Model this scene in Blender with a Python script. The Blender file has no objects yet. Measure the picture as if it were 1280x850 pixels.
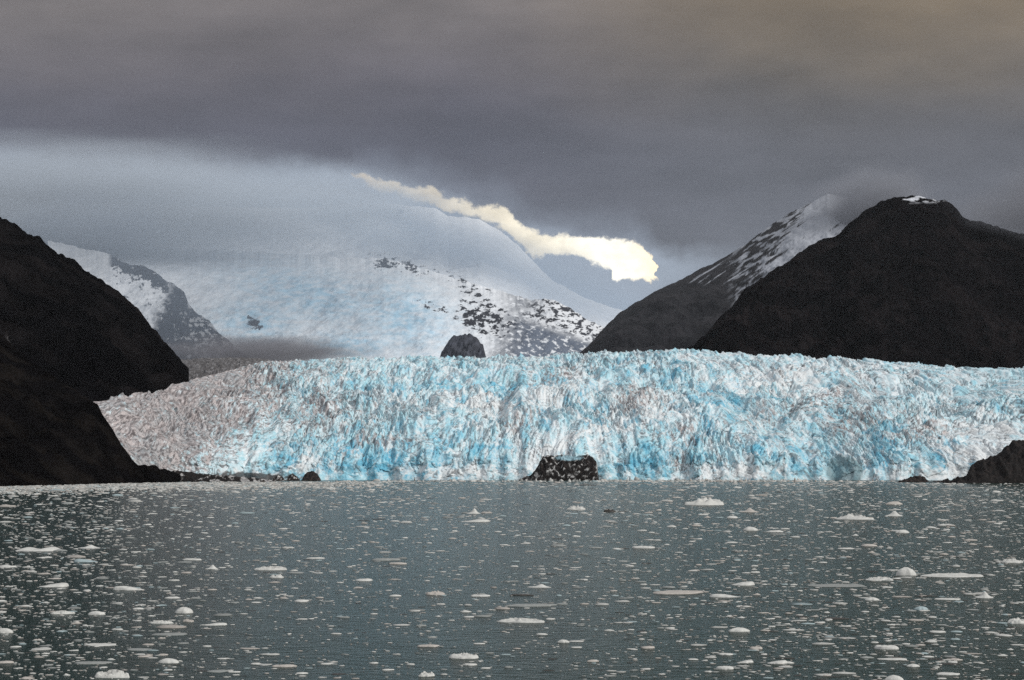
import bpy, math, random
import numpy as np
R = math.radians
random.seed(7); rng = np.random.default_rng(7)
scene = bpy.context.scene
COL = scene.collection

# ------------------------------------------------------------------ camera geometry
F = 1778.0; H = 16.0; CX, CY, HOR = 640.0, 425.0, 587.0
TH = math.atan((HOR - CY) / F)
cT, sT = math.cos(TH), math.sin(TH)
def uw(px, py):
    a = (np.asarray(px, float) - CX) / F; b = (CY - np.asarray(py, float)) / F
    dy = cT - b * sT; dz = sT + b * cT
    return a / dy, dz / dy
def at(px, py, Y):
    u, w = uw(px, py)
    return u * Y, Y, H + w * Y
def ground(px, py):
    u, w = uw(px, py); Y = -H / w
    return float(u * Y), float(Y)
def py_of(z, Y):
    w = (z - H) / Y
    # invert w = (sT+b cT)/(cT-b sT)
    b = (w * cT - sT) / (cT + w * sT)
    return CY - b * F

def lin(r, g, b):
    f = lambda c: (c / 255 / 12.92) if c / 255 <= .04045 else ((c / 255 + .055) / 1.055) ** 2.4
    return (f(r), f(g), f(b), 1)

# ------------------------------------------------------------------ numpy noise
def _h(ix, iy, seed):
    n = (ix.astype(np.int64) * 374761393 + iy.astype(np.int64) * 668265263 + seed * 1442695041) & 0xffffffff
    n = ((n ^ (n >> 13)) * 1274126177) & 0xffffffff
    n = ((n ^ (n >> 15)) * 2246822519) & 0xffffffff
    return ((n ^ (n >> 16)) & 0xffffff) / float(0x1000000)
def pn(x, y, seed=0):
    x, y = np.broadcast_arrays(np.asarray(x, float), np.asarray(y, float))
    ix = np.floor(x); iy = np.floor(y); fx = x - ix; fy = y - iy
    ux = fx * fx * fx * (fx * (fx * 6 - 15) + 10); uy = fy * fy * fy * (fy * (fy * 6 - 15) + 10)
    def g(dx, dy):
        a = _h(ix + dx, iy + dy, seed) * 2 * math.pi
        return np.cos(a) * (fx - dx) + np.sin(a) * (fy - dy)
    a = g(0, 0); b = g(1, 0); c = g(0, 1); d = g(1, 1)
    return ((a * (1 - ux) + b * ux) * (1 - uy) + (c * (1 - ux) + d * ux) * uy) * 1.5
def fbm(x, y, o=4, seed=0, gain=.5):
    s = 0; a = 1; t = 0
    for k in range(o):
        s = s + a * pn(x, y, seed + k * 17); t += a; a *= gain; x = x * 2.03 + 11.3; y = y * 2.03 - 7.1
    return s / t
def rid(x, y, o=4, seed=0, gain=.5):
    s = 0; a = 1; t = 0
    for k in range(o):
        s = s + a * (1 - np.abs(pn(x, y, seed + k * 17)) * 2); t += a; a *= gain; x = x * 2.07 + 5.3; y = y * 2.07 - 9.1
    return s / t
def sst(x, a, b):
    t = np.clip((x - a) / (b - a), 0, 1); return t * t * (3 - 2 * t)
def cells(x, y, seed):
    ix = np.floor(x); iy = np.floor(y)
    f1 = np.full(x.shape, 9.); f2 = np.full(x.shape, 9.); idh = np.zeros(x.shape); ox = np.zeros(x.shape); oy = np.zeros(x.shape)
    for dx in (-1, 0, 1):
        for dy in (-1, 0, 1):
            cx = ix + dx; cy = iy + dy
            jx = cx + .1 + .8 * _h(cx, cy, seed); jy = cy + .1 + .8 * _h(cx, cy, seed + 5)
            d = np.hypot(x - jx, y - jy)
            n = d < f1
            f2 = np.where(n, f1, np.minimum(f2, d))
            idh = np.where(n, _h(cx, cy, seed + 9), idh)
            ox = np.where(n, x - jx, ox); oy = np.where(n, y - jy, oy)
            f1 = np.where(n, d, f1)
    return f1, f2, idh, ox, oy

# ------------------------------------------------------------------ mesh helpers
def tag(o, label=None, cat=None, group=None, kind=None):
    if label: o['label'] = label
    if cat: o['category'] = cat
    if group: o['group'] = group
    if kind: o['kind'] = kind
    return o
def mesh_from(name, verts, tris=None, quads=None, mat=None, attrs=None, smooth=False):
    me = bpy.data.meshes.new(name)
    verts = np.asarray(verts, np.float32)
    idx = []; st = []; tot = 0
    if quads is not None and len(quads):
        q = np.asarray(quads, np.int32); idx.append(q.ravel()); st.append(np.arange(len(q)) * 4); tot = len(q) * 4
    if tris is not None and len(tris):
        t = np.asarray(tris, np.int32); idx.append(t.ravel()); st.append(tot + np.arange(len(t)) * 3)
    idx = np.concatenate(idx).astype(np.int32); st = np.concatenate(st).astype(np.int32)
    me.vertices.add(len(verts)); me.vertices.foreach_set('co', verts.ravel())
    me.loops.add(len(idx)); me.loops.foreach_set('vertex_index', idx)
    me.polygons.add(len(st)); me.polygons.foreach_set('loop_start', st)
    me.update(calc_edges=True)
    if smooth: me.polygons.foreach_set('use_smooth', np.ones(len(st), bool))
    for k, v in (attrs or {}).items():
        v = np.asarray(v, np.float32)
        if v.ndim == 1:
            a = me.attributes.new(k, 'FLOAT', 'POINT'); a.data.foreach_set('value', v)
        else:
            a = me.attributes.new(k, 'FLOAT_COLOR', 'POINT')
            c = np.ones((len(v), 4), np.float32); c[:, :3] = v; a.data.foreach_set('color', c.ravel())
    me.validate()
    if mat: me.materials.append(mat)
    return me
def link(name, me, parent=None):
    o = bpy.data.objects.new(name, me); COL.objects.link(o)
    if parent: o.parent = parent
    return o
def grid_quads(nr, nc):
    i = np.arange(nr - 1)[:, None] * nc + np.arange(nc - 1)[None, :]
    i = i.ravel()
    return np.stack([i, i + 1, i + nc + 1, i + nc], 1)

# ------------------------------------------------------------------ materials
def mat(name):
    m = bpy.data.materials.new(name); m.use_nodes = True
    nt = m.node_tree; return m, nt, nt.nodes, nt.links, nt.nodes['Principled BSDF']
def N(nodes, t, **kw):
    n = nodes.new(t)
    for k, v in kw.items(): setattr(n, k, v)
    return n
def attr_material(name, rough=.7, spec=.3, nscale=.4, nstr=.25, bump=.5, bdist=1.0, stretch=(1, 1, 1)):
    """base colour = vertex attribute 'tint' broken up with fine procedural noise"""
    m, nt, nd, lk, b = mat(name)
    a = N(nd, 'ShaderNodeAttribute', attribute_name='tint')
    tc = N(nd, 'ShaderNodeTexCoord'); mp = N(nd, 'ShaderNodeMapping'); mp.inputs['Scale'].default_value = stretch
    lk.new(tc.outputs['Object'], mp.inputs['Vector'])
    n = N(nd, 'ShaderNodeTexNoise'); n.inputs['Scale'].default_value = nscale; n.inputs['Detail'].default_value = 6; n.inputs['Roughness'].default_value = .65
    lk.new(mp.outputs['Vector'], n.inputs['Vector'])
    mr = N(nd, 'ShaderNodeMapRange'); mr.inputs['From Min'].default_value = .3; mr.inputs['From Max'].default_value = .7
    mr.inputs['To Min'].default_value = 1 - nstr; mr.inputs['To Max'].default_value = 1 + nstr * .6
    lk.new(n.outputs['Fac'], mr.inputs['Value'])
    mx = N(nd, 'ShaderNodeVectorMath', operation='SCALE')
    lk.new(a.outputs['Color'], mx.inputs[0]); lk.new(mr.outputs['Result'], mx.inputs['Scale'])
    lk.new(mx.outputs['Vector'], b.inputs['Base Color'])
    b.inputs['Roughness'].default_value = rough; b.inputs['Specular IOR Level'].default_value = spec
    if bump:
        bp = N(nd, 'ShaderNodeBump'); bp.inputs['Strength'].default_value = bump; bp.inputs['Distance'].default_value = bdist
        lk.new(n.outputs['Fac'], bp.inputs['Height']); lk.new(bp.outputs['Normal'], b.inputs['Normal'])
    return m
M_ICE = attr_material('glacier_ice', .55, .3, .35, .22, .6, 1.5)
M_FLOE = attr_material('floe_ice', .5, .35, 2.5, .15, .5, .15)
M_HILL = attr_material('dark_hillside', .95, .0, .02, .6, 1, 25)
M_ROCK = attr_material('shore_rock', .8, .25, .25, .5, .8, 1.5)
M_SNOW = attr_material('mountain_snow_and_rock', .75, .15, .004, .12, .6, 60)

def water_material():
    m, nt, nd, lk, b = mat('fjord_water')
    b.inputs['Base Color'].default_value = (.009, .025, .021, 1)
    b.inputs['Roughness'].default_value = .2; b.inputs['IOR'].default_value = 1.333; b.inputs['Specular IOR Level'].default_value = .09
    tc = N(nd, 'ShaderNodeTexCoord')
    def nz(scale, st, det):
        mp = N(nd, 'ShaderNodeMapping'); mp.inputs['Scale'].default_value = st
        n = N(nd, 'ShaderNodeTexNoise'); n.inputs['Scale'].default_value = scale; n.inputs['Detail'].default_value = det; n.inputs['Roughness'].default_value = .6
        lk.new(tc.outputs['Object'], mp.inputs['Vector']); lk.new(mp.outputs['Vector'], n.inputs['Vector']); return n
    n1 = nz(.9, (.7, 1, 1), 4); n2 = nz(.12, (.6, 1, 1), 3)
    b1 = N(nd, 'ShaderNodeBump'); b1.inputs['Strength'].default_value = 1; b1.inputs['Distance'].default_value = .28
    b2 = N(nd, 'ShaderNodeBump'); b2.inputs['Strength'].default_value = 1; b2.inputs['Distance'].default_value = .32
    lk.new(n1.outputs['Fac'], b1.inputs['Height']); lk.new(n2.outputs['Fac'], b2.inputs['Height'])
    lk.new(b2.outputs['Normal'], b1.inputs['Normal']); lk.new(b1.outputs['Normal'], b.inputs['Normal'])
    return m
M_WATER = water_material()

# ------------------------------------------------------------------ terrain ridges
def ip(poly, px, k):
    p = np.array(poly, float); return np.interp(px, p[:, 0], p[:, k])
def ridge(name, crest, foot, ncol, nrow, amp, wl, seed, colour, mtl, back=.6, crest_amp=.25, prof=1.0, jag=0, backdrop=-5, smooth=True):
    """A real slope: for each heading a crest point and a foot point (pixel row + distance); the surface rises from
    the foot to the crest and falls away again behind it.  colour(px, py, X, Y, Z, n) -> rgb"""
    p0, p1 = crest[0][0], crest[-1][0]
    px = np.linspace(p0, p1, ncol)
    cyy = ip(crest, px, 1); cY = ip(crest, px, 2); fy = ip(foot, px, 1); fY = ip(foot, px, 2)
    jz = -jag * fbm(px / 14., px * 0, 4, seed + 50, .6) / F * cY
    X1, Y1, Z1 = at(px, cyy, cY); X0, Y0, Z0 = at(px, fy, fY)
    Z0 = np.minimum(Z0, Z1)
    s = np.linspace(0, 1, nrow)[:, None]
    sp = s ** prof
    X = X0 + (X1 - X0) * s; Y = Y0 + (Y1 - Y0) * s; Z = Z0 + (Z1 - Z0) * sp
    nb = max(6, nrow // 6)
    sb = np.linspace(0, 1, nb + 1)[1:, None]
    L = (Y1 - Y0) * back
    Xb = X1 * (1 + sb * L / Y1); Yb = Y1 + L * sb; Zb = Z1 + (np.minimum(Z0, backdrop) - Z1) * sb ** 1.3
    Z = Z + jz * s ** 7; Zb = Zb + jz * (1 - sb) ** 2
    X = np.vstack([X, Xb]); Y = np.vstack([Y, Yb]); Z = np.vstack([Z, Zb])
    env = np.concatenate([np.minimum(1, crest_amp + (1 - s[:, 0]) * 2.2) * np.minimum(1, .15 + s[:, 0] * 5), np.minimum(1, crest_amp + sb[:, 0])])[:, None]
    n = rid(X / wl, Y / wl * .6, 5, seed) * .6 + fbm(X / wl * 2.6, Y / wl * 1.3, 5, seed + 3, .55)
    Z2 = Z + amp * env * (n - .35)
    pxg = np.broadcast_to(px, X.shape); pyg = py_of(Z2, Y)
    c = colour(pxg, pyg, X, Y, Z, n)
    nr, nc = X.shape
    me = mesh_from(name, np.stack([X, Y, Z2], -1).reshape(-1, 3), quads=grid_quads(nr, nc), mat=mtl, attrs={'tint': c.reshape(-1, 3)}, smooth=smooth)
    return link(name, me)
def mixc(a, b, t):
    t = np.asarray(t)[..., None]; return np.asarray(a) * (1 - t) + np.asarray(b) * t
def full(c, shape): return np.broadcast_to(np.array(c, float), shape + (3,)).copy()

# ---- dark headland at the near left
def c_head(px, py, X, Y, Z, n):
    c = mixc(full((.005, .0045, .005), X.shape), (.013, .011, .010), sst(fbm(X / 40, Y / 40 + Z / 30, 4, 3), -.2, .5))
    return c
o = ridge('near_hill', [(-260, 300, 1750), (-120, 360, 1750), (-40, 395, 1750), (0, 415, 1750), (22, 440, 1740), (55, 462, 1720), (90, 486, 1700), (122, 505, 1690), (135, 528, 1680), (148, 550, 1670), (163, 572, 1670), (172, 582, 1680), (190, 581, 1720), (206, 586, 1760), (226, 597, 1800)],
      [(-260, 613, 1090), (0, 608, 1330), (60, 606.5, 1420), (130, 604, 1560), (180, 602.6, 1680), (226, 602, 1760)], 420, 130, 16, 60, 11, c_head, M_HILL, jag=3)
tag(o, kind='structure')
# ---- dark mountain behind it on the left
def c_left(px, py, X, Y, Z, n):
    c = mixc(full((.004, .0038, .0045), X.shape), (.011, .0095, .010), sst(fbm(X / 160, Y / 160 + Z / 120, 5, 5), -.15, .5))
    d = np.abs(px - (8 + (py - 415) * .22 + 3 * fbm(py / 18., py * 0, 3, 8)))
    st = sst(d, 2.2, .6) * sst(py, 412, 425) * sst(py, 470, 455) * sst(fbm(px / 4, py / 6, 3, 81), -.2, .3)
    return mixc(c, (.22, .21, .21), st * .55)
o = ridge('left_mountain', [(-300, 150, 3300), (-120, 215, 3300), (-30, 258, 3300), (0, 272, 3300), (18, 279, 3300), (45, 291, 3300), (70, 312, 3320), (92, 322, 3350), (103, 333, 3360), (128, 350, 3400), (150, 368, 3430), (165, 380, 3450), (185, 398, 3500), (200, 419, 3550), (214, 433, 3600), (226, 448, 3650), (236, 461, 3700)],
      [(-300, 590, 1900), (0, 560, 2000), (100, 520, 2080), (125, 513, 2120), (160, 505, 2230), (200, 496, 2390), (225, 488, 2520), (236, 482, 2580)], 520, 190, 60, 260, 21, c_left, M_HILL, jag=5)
tag(o, kind='structure')

# ---- right hand mountains
def c_dome(px, py, X, Y, Z, n):
    c = mixc(full((.0055, .0045, .0052), X.shape), (.015, .012, .0125), sst(fbm(X / 300, Y / 300 + Z / 200, 5, 6), -.2, .5))
    sn = sst(fbm(px / 16, py / 4, 4, 61), .02, .1) * sst(py, 256, 250) * sst(px, 1122, 1132) * sst(px, 1186, 1172)
    return mixc(c, (.6, .62, .66), sn)
o = ridge('right_mountain', [(820, 446, 4700), (868, 430, 4900), (880, 418, 5000), (905, 390, 5200), (930, 362, 5400), (955, 345, 5550), (985, 328, 5700), (1000, 314, 5800), (1030, 301, 5900), (1050, 290, 6000), (1062, 275, 6000), (1078, 263, 6000), (1100, 253, 6000), (1128, 245, 6000), (1160, 245, 6000), (1183, 248, 6000), (1196, 258, 6000), (1206, 272, 6000), (1225, 279, 6000), (1245, 283, 6000), (1275, 290, 6000), (1330, 305, 6000), (1450, 330, 6000), (1600, 360, 6000)],
      [(820, 452, 4200), (1280, 520, 4000), (1600, 520, 3900)], 620, 230, 110, 520, 31, c_dome, M_HILL, jag=3.5)
tag(o, kind='structure')
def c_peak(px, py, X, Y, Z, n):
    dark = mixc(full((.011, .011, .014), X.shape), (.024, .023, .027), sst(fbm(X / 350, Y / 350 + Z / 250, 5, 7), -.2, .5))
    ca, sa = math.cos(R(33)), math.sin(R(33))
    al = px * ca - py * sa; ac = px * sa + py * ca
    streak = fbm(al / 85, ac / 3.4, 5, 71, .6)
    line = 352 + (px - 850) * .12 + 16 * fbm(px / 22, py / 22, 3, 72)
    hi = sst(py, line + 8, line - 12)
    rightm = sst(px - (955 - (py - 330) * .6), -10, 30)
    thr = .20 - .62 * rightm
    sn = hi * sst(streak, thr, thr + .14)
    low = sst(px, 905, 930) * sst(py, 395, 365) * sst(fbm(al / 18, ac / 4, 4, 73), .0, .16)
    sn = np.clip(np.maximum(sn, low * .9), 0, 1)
    return mixc(dark, (.36, .38, .42), sn)  # snow darkened in its colour for the cloud shadow over the peak
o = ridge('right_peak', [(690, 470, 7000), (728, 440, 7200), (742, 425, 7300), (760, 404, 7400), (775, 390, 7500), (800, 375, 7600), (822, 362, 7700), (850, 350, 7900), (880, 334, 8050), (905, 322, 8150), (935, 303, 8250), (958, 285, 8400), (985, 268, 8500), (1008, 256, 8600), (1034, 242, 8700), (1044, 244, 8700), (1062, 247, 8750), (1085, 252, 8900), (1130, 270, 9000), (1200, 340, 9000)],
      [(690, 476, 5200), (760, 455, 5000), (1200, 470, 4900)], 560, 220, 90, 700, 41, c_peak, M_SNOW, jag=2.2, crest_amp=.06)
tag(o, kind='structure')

# ---- far snow mountain (ice cap) with rocks
ROCK = np.array((.035, .038, .048)); SNOW = np.array((.82, .85, .88)); ICEB = np.array((.42, .65, .81))
def ell(px, py, x, y, rx, ry, rot=0):
    c, s = math.cos(R(rot)), math.sin(R(rot)); dx = px - x; dy = py - y
    return np.exp(-(((dx * c + dy * s) / rx) ** 2 + ((-dx * s + dy * c) / ry) ** 2))
def c_far(px, py, X, Y, Z, n):
    c = full(SNOW, X.shape)
    bl = np.maximum.reduce([ell(px, py, 500, 395, 70, 45, 20), ell(px, py, 390, 370, 110, 35, 12), ell(px, py, 320, 400, 60, 30), ell(px, py, 440, 430, 60, 20)])
    tex = fbm(px / 14, py / 5, 5, 91, .6)
    c = mixc(c, ICEB, np.clip(bl * (.75 + 1.1 * tex), 0, 1))
    z = np.maximum.reduce([ell(px, py, 502, 331, 40, 8, 18) * .9, ell(px, py, 480, 329, 12, 10) * 1.15, ell(px, py, 600, 372, 50, 8, 30) * .75, ell(px, py, 585, 400, 22, 12, 40), ell(px, py, 620, 400, 22, 14, 30) * .95, ell(px, py, 545, 385, 30, 6, 20) * .7, ell(px, py, 600, 398, 36, 22, 35) * .95, ell(px, py, 575, 350, 60, 5, 22) * .62, ell(px, py, 318, 404, 12, 7, 45) * 1.25, ell(px, py, 372, 240, 14, 10, -40) * .8, ell(px, py, 505, 262, 22, 7, -25) * .75, ell(px, py, 640, 405, 18, 12, 30) * .8])
    r = fbm(px / 11, py / 5.5, 5, 93, .62) + .35 * fbm(px / 3.2, py / 2.2, 3, 96)
    rk = sst(r * 1.25 + z * .95, .66, .76) * sst(z, .2, .35)
    return mixc(c, ROCK, rk)
o = ridge('snow_mountain', [(-260, 262, 20000), (0, 258, 20000), (150, 252, 20000), (250, 258, 20000), (330, 260, 20000), (385, 259, 20000), (425, 256, 20000), (455, 253, 20000), (485, 254, 20000), (520, 258, 20000), (545, 260, 20000), (560, 270, 20000), (600, 274, 20000), (625, 288, 20000), (648, 307, 20000), (665, 325, 20000), (690, 350, 19500), (730, 372, 19000), (790, 392, 18500), (860, 402, 18000), (950, 420, 18000)],
      [(-260, 470, 9000), (600, 470, 9000), (950, 470, 9000)], 1150, 400, 120, 2200, 51, c_far, M_SNOW, crest_amp=.12, jag=2, back=.8)
tag(o, kind='structure')
def c_rl(px, py, X, Y, Z, n):
    r = fbm(px / 9, py / 6, 5, 101, .6) + .4 * fbm(px / 3, py / 2.4, 3, 102)
    solid = sst(px + (py - 360) * .5 + 16 * fbm(px / 14, py / 9, 4, 103, .6), 206, 222)
    crestline = np.interp(px, [138, 165, 190, 225, 240, 265, 290], [317, 330, 338, 360, 384, 402, 430])
    d = py - crestline
    up = sst(d, 26, 6) * .75
    rk = np.maximum(sst(r + up, .28, .40) * (1 - solid), solid * sst(r - .25 * sst(px, 250, 215), .20, .08))
    rk = np.maximum(rk, sst(r, .1, .2) * .6 * sst(px, 180, 215)) * sst(px, 134, 141)
    return mixc(full(SNOW * .96, X.shape), ROCK, np.clip(rk, 0, 1))
o = ridge('left_rock_ridge', [(60, 300, 10400), (110, 312, 10200), (138, 317, 10000), (150, 326, 9850), (165, 331, 9700), (182, 334, 9500), (196, 341, 9300), (208, 351, 9100), (222, 358, 8900), (230, 364, 8750), (236, 380, 8550), (246, 392, 8350), (262, 402, 8150), (276, 416, 7900), (292, 431, 7600), (310, 446, 7400)],
      [(60, 460, 6900), (310, 465, 6900)], 330, 130, 50, 500, 61, c_rl, M_SNOW, jag=3)
tag(o, kind='structure')
def c_rr(px, py, X, Y, Z, n):
    r = fbm(px / 10, py / 6, 5, 111, .62) + .4 * fbm(px / 3, py / 2.2, 3, 112)
    c = c_far(px, py, X, Y, Z, n)
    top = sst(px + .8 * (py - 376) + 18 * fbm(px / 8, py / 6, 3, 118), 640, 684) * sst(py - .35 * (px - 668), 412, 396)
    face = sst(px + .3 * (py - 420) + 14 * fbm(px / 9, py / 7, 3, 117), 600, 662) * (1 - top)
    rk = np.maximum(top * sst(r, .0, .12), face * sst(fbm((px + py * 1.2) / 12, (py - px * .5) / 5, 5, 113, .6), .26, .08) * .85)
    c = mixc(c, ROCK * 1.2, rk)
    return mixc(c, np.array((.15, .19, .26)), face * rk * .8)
o = ridge('right_rock_ridge', [(20, 300, 12600), (140, 306, 12600), (250, 312, 12500), (340, 316, 12200), (400, 320, 11800), (440, 323, 11400), (480, 323, 11000), (530, 336, 10600), (580, 351, 10200), (630, 365, 9700), (655, 373, 9400), (674, 375, 9200), (690, 374, 9100), (700, 379, 9000), (716, 387, 8900), (728, 396, 8800), (744, 404, 8700), (758, 411, 8700), (790, 438, 8600), (815, 455, 8500)],
      [(20, 462, 7400), (815, 462, 7400)], 900, 240, 34, 520, 71, c_rr, M_SNOW, jag=4, crest_amp=.15)
tag(o, kind='structure')
def c_nun(px, py, X, Y, Z, n):
    return mixc(full(ROCK * 1.3, X.shape), ROCK * 2.4, sst(fbm(px / 6, py / 6, 4, 121), -.1, .5))  # rock paled in its colour to stand in for haze
o = ridge('rock_knoll', [(549, 452, 7150), (552, 438, 7200), (556, 431, 7250), (564, 422, 7300), (574, 419, 7300), (586, 417, 7300), (597, 423, 7250), (604, 431, 7200), (609, 452, 7150)],
      [(549, 462, 6800), (609, 462, 6800)], 110, 60, 45, 120, 81, c_nun, M_SNOW, jag=5)
tag(o, kind='structure')

# ------------------------------------------------------------------ glacier
TOP = [(40, 520), (100, 507), (125, 502), (160, 494), (200, 484), (240, 472), (275, 463), (305, 455), (335, 449), (380, 447), (440, 446.5), (560, 446), (640, 443), (700, 441.5), (740, 440), (800, 437.5), (860, 438.5), (930, 441), (1000, 443.5), (1100, 449.5), (1200, 455), (1290, 459.5), (1360, 463)]
BACK = [(40, 2050), (125, 2150), (160, 2260), (200, 2420), (240, 2620), (275, 2760), (305, 2860), (340, 2930), (1360, 2980)]
FRONT = [(40, 1800), (150, 1850), (230, 2080), (330, 2150), (420, 2180), (640, 2190), (1000, 2190), (1200, 2180), (1360, 2150)]
def build_glacier():
    nc = 1150; ncl = 34; ns = 620
    px = np.linspace(60, 1345, nc)
    ty = np.interp(px, *np.array(TOP).T) + 1.5; Yb = np.interp(px, *np.array(BACK).T); Yf = np.interp(px, *np.array(FRONT).T)
    u, w = uw(px, ty); zt = H + w * Yb
    u0 = (px - CX) / F * cT
    xf = u0 * Yf
    Yf = Yf + 34 * fbm(xf / 140, xf * 0, 4, 200) + 16 * pn(xf / 30, xf * 0 + 3, 205)
    hc = 24 + 16 * fbm(xf / 90, xf * 0 + 9, 4, 210) + 8 * pn(xf / 17, xf * 0, 212)
    # cliff rows then slope rows
    a = np.linspace(0, 1, ncl)[:, None]
    Yc = Yf + 16 * a; Zc = -2 + (hc + 2) * a ** .8
    t = np.linspace(0, 1, ns + 1)[1:][:, None] ** 1.25
    Ys = Yf + 16 + (Yb - Yf - 16) * t
    bulge = .80 + .10 * np.sin(px / 130.)
    hm = 30 + 8 * fbm(xf / 300, xf * 0, 2, 214); Zs = hm + (zt - hm) * t ** bulge + (hc - hm) * np.exp(-t * 45)
    # beyond the crest the ice carries on a little, level, so that it has no knife edge
    e = np.linspace(0, 1, 14)[1:][:, None]
    Ye = Yb + 260 * e; Ze = zt - 60 * e ** 1.5
    Y = np.vstack([Yc, Ys, Ye]); Z = np.vstack([Zc, Zs, Ze]); X = u0 * Y
    tt = np.vstack([a * 0 * px, t * np.ones_like(px), e * 0 + np.ones_like(px)]); cl = np.vstack([a, t * 0 + 1, e * 0 + 1]) * np.ones_like(px)
    pxg = np.broadcast_to(px, X.shape); pyb = py_of(Z, Y)
    # flow-warped coordinates, broken ice blocks of two sizes
    wx = X + 34 * fbm(X / 110, Y / 220, 4, 220); wy = Y / 2.5 + 20 * fbm(X / 120, Y / 200, 3, 230)
    sh = .35 * np.sin(X / 420.)
    ax, ay = wx + sh * wy, wy - sh * wx + 1.2 * np.minimum(Z, 30)
    chaos = sst(fbm(X / 170, Y / 230, 3, 240), -.35, .35)
    sizefac = 1 + .55 * np.clip((Y - 2200) / 2000, 0, 1)
    f1, f2, ida, oxa, oya = cells(ax / 27, ay / 30, 251)
    g1, g2, idb, oxb, oyb = cells(ax / 9.5 + 31, ay / 11, 263)
    k1, k2, idc, oxc, oyc = cells(ax / 8.5 - 7, ay / 13, 275)
    far = sst(tt, .45, 1.)
    hgt = (ida - .5) * 11 + ((ida * 57 % 1) - .5) * oxa * 13 + ((ida * 91 % 1) - .4) * oya * 13
    hgt += (idb - .5) * 6 + ((idb * 57 % 1) - .5) * oxb * 8 + ((idb * 91 % 1) - .4) * oyb * 8
    spike = (idc ** 2) * 13 * np.clip(1 - k1 * 1.25, 0, 1) * sst(far, .5, .95)
    hgt += spike
    hgt -= (6 + 5 * chaos) * sst(f2 - f1, .14, .0) + (3.5 + 2 * chaos) * sst(g2 - g1, .22, .0)
    hgt += 3.0 * fbm(X / 7, Y / 16, 4, 280, .6)
    crev = rid(ax / 150, ay / 34, 3, 290)
    hgt -= 9 * sst(crev, .62, .85) * sst(fbm(X / 260, Y / 160, 2, 295), -.1, .3)
    # crumpled, folded ice: ridges running in changing directions
    ang = 1.5 * fbm(X / 300, Y / 450, 2, 283)
    qx = ax * np.cos(ang) + ay * np.sin(ang); qy = -ax * np.sin(ang) + ay * np.cos(ang)
    crum = 20 * rid(qx / 75, qy / 40, 3, 284, .5) + 9 * rid(qx / 26, qy / 15, 4, 286, .6) + 4 * rid(ax / 8, ay / 7, 3, 288, .6) - 17
    kz = sst(fbm(X / 230, Y / 260, 3, 289) + .9 * sst(tt, .80, .35) - .35 + .25 * sst(pxg, 420, 560), -.15, .25)
    kz = kz * (1 - .85 * sst(tt, .78, .97))
    hgt = hgt * (1 - kz) + (.85 * crum + .75 * hgt) * kz
    amp = (.40 + .60 * chaos) * (.62 + .12 * sst(tt, .7, 1)) * (.45 + .55 * sst(pxg, 140, 340))
    wig = 10 * fbm(ax / 60, ay / 60, 3, 300) + 18 * rid(ax / 170 + .4 * np.sin(Y / 150.), ay / 75, 3, 307) - 8 + 22 * fbm(X / 260, Y / 160, 2, 305) * np.minimum(1, tt * 3)
    wig = wig * (1 - .75 * sst(tt, .72, 1))
    edge = np.minimum(1, tt * 40 + .5)
    DZ = amp * hgt * edge * cl ** .5 + wig * np.minimum(1, tt * 5)
    DY = 0 * Z
    front = (1 - np.minimum(1, tt * 14))
    DY -= front * cl * (1 - cl * .3) * (9 * fbm(X / 18, Z / 14, 4, 310) + 6 * (idb - .5) + 9 * (ida - .5))
    Zn = np.maximum(Z + DZ, np.where(cl < 1, -2, 3))
    # ---- ice colour: weathered white, fresh blue faces, silt-stained bands, painted crevice shade
    white = full((.80, .86, .88), X.shape); cyan = np.array((.44, .75, .84)); blue = np.array((.13, .48, .66))
    gy, gx = np.gradient(Zn); sl = np.abs(gy) / np.maximum(np.gradient(Y, axis=0), .3)
    Zones = [(365, 582, 34, 20, 1.0), (470, 572, 80, 30, 1.0), (545, 560, 40, 34, .55), (620, 480, 170, 18, .6), (560, 470, 90, 18, .4), (600, 560, 40, 26, .6), (905, 505, 70, 34, .7), (955, 560, 34, 28, .8), (880, 550, 40, 30, .5), (700, 520, 80, 24, .5), (1010, 570, 50, 30, .5), (800, 575, 50, 24, .75), (1110, 560, 40, 34, .65), (1180, 565, 40, 26, .45), (820, 470, 80, 20, .45)]
    bz = np.zeros(X.shape)
    zx = pxg + 34 * fbm(X / 50, Y / 30, 4, 324, .6); zy = pyb + 16 * fbm(X / 50 + 40, Y / 30, 4, 325, .6)
    for (x, y, rx, ry, k) in Zones: bz = np.maximum(bz, k * ell(zx, zy, x, y, rx, ry))
    bz = np.clip(bz * (.75 + 1.1 * fbm(qx / 40, qy / 16, 4, 326, .6)), 0, 1)
    tex = .7 * fbm(qx / 50, qy / 20, 5, 320, .62) + .6 * fbm(X / 18, Y / 42 + Z / 14, 4, 322, .62)
    fin = fbm(ax / 5, ay / 5, 4, 321, .7)
    mac = fbm(qx / 220, qy / 90, 4, 323, .6)
    wz = np.maximum.reduce([ell(zx, zy, *q) for q in ((690, 500, 70, 16, -15), (790, 525, 80, 22, -20), (600, 502, 90, 10), (560, 590, 60, 14), (1190, 590, 70, 20), (1225, 562, 50, 30), (1000, 470, 120, 12, -6), (385, 578, 20, 14), (700, 560, 60, 12, -30), (930, 590, 60, 10))])
    cy = np.clip(.42 - .5 * wz + .55 * mac + .55 * bz + .8 * tex + .6 * (idb - .5) + .6 * fin + .4 * (ida - .5) - .15 * sst(pxg, 330, 180), 0, 1)
    col = mixc(white, cyan, cy)
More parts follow.
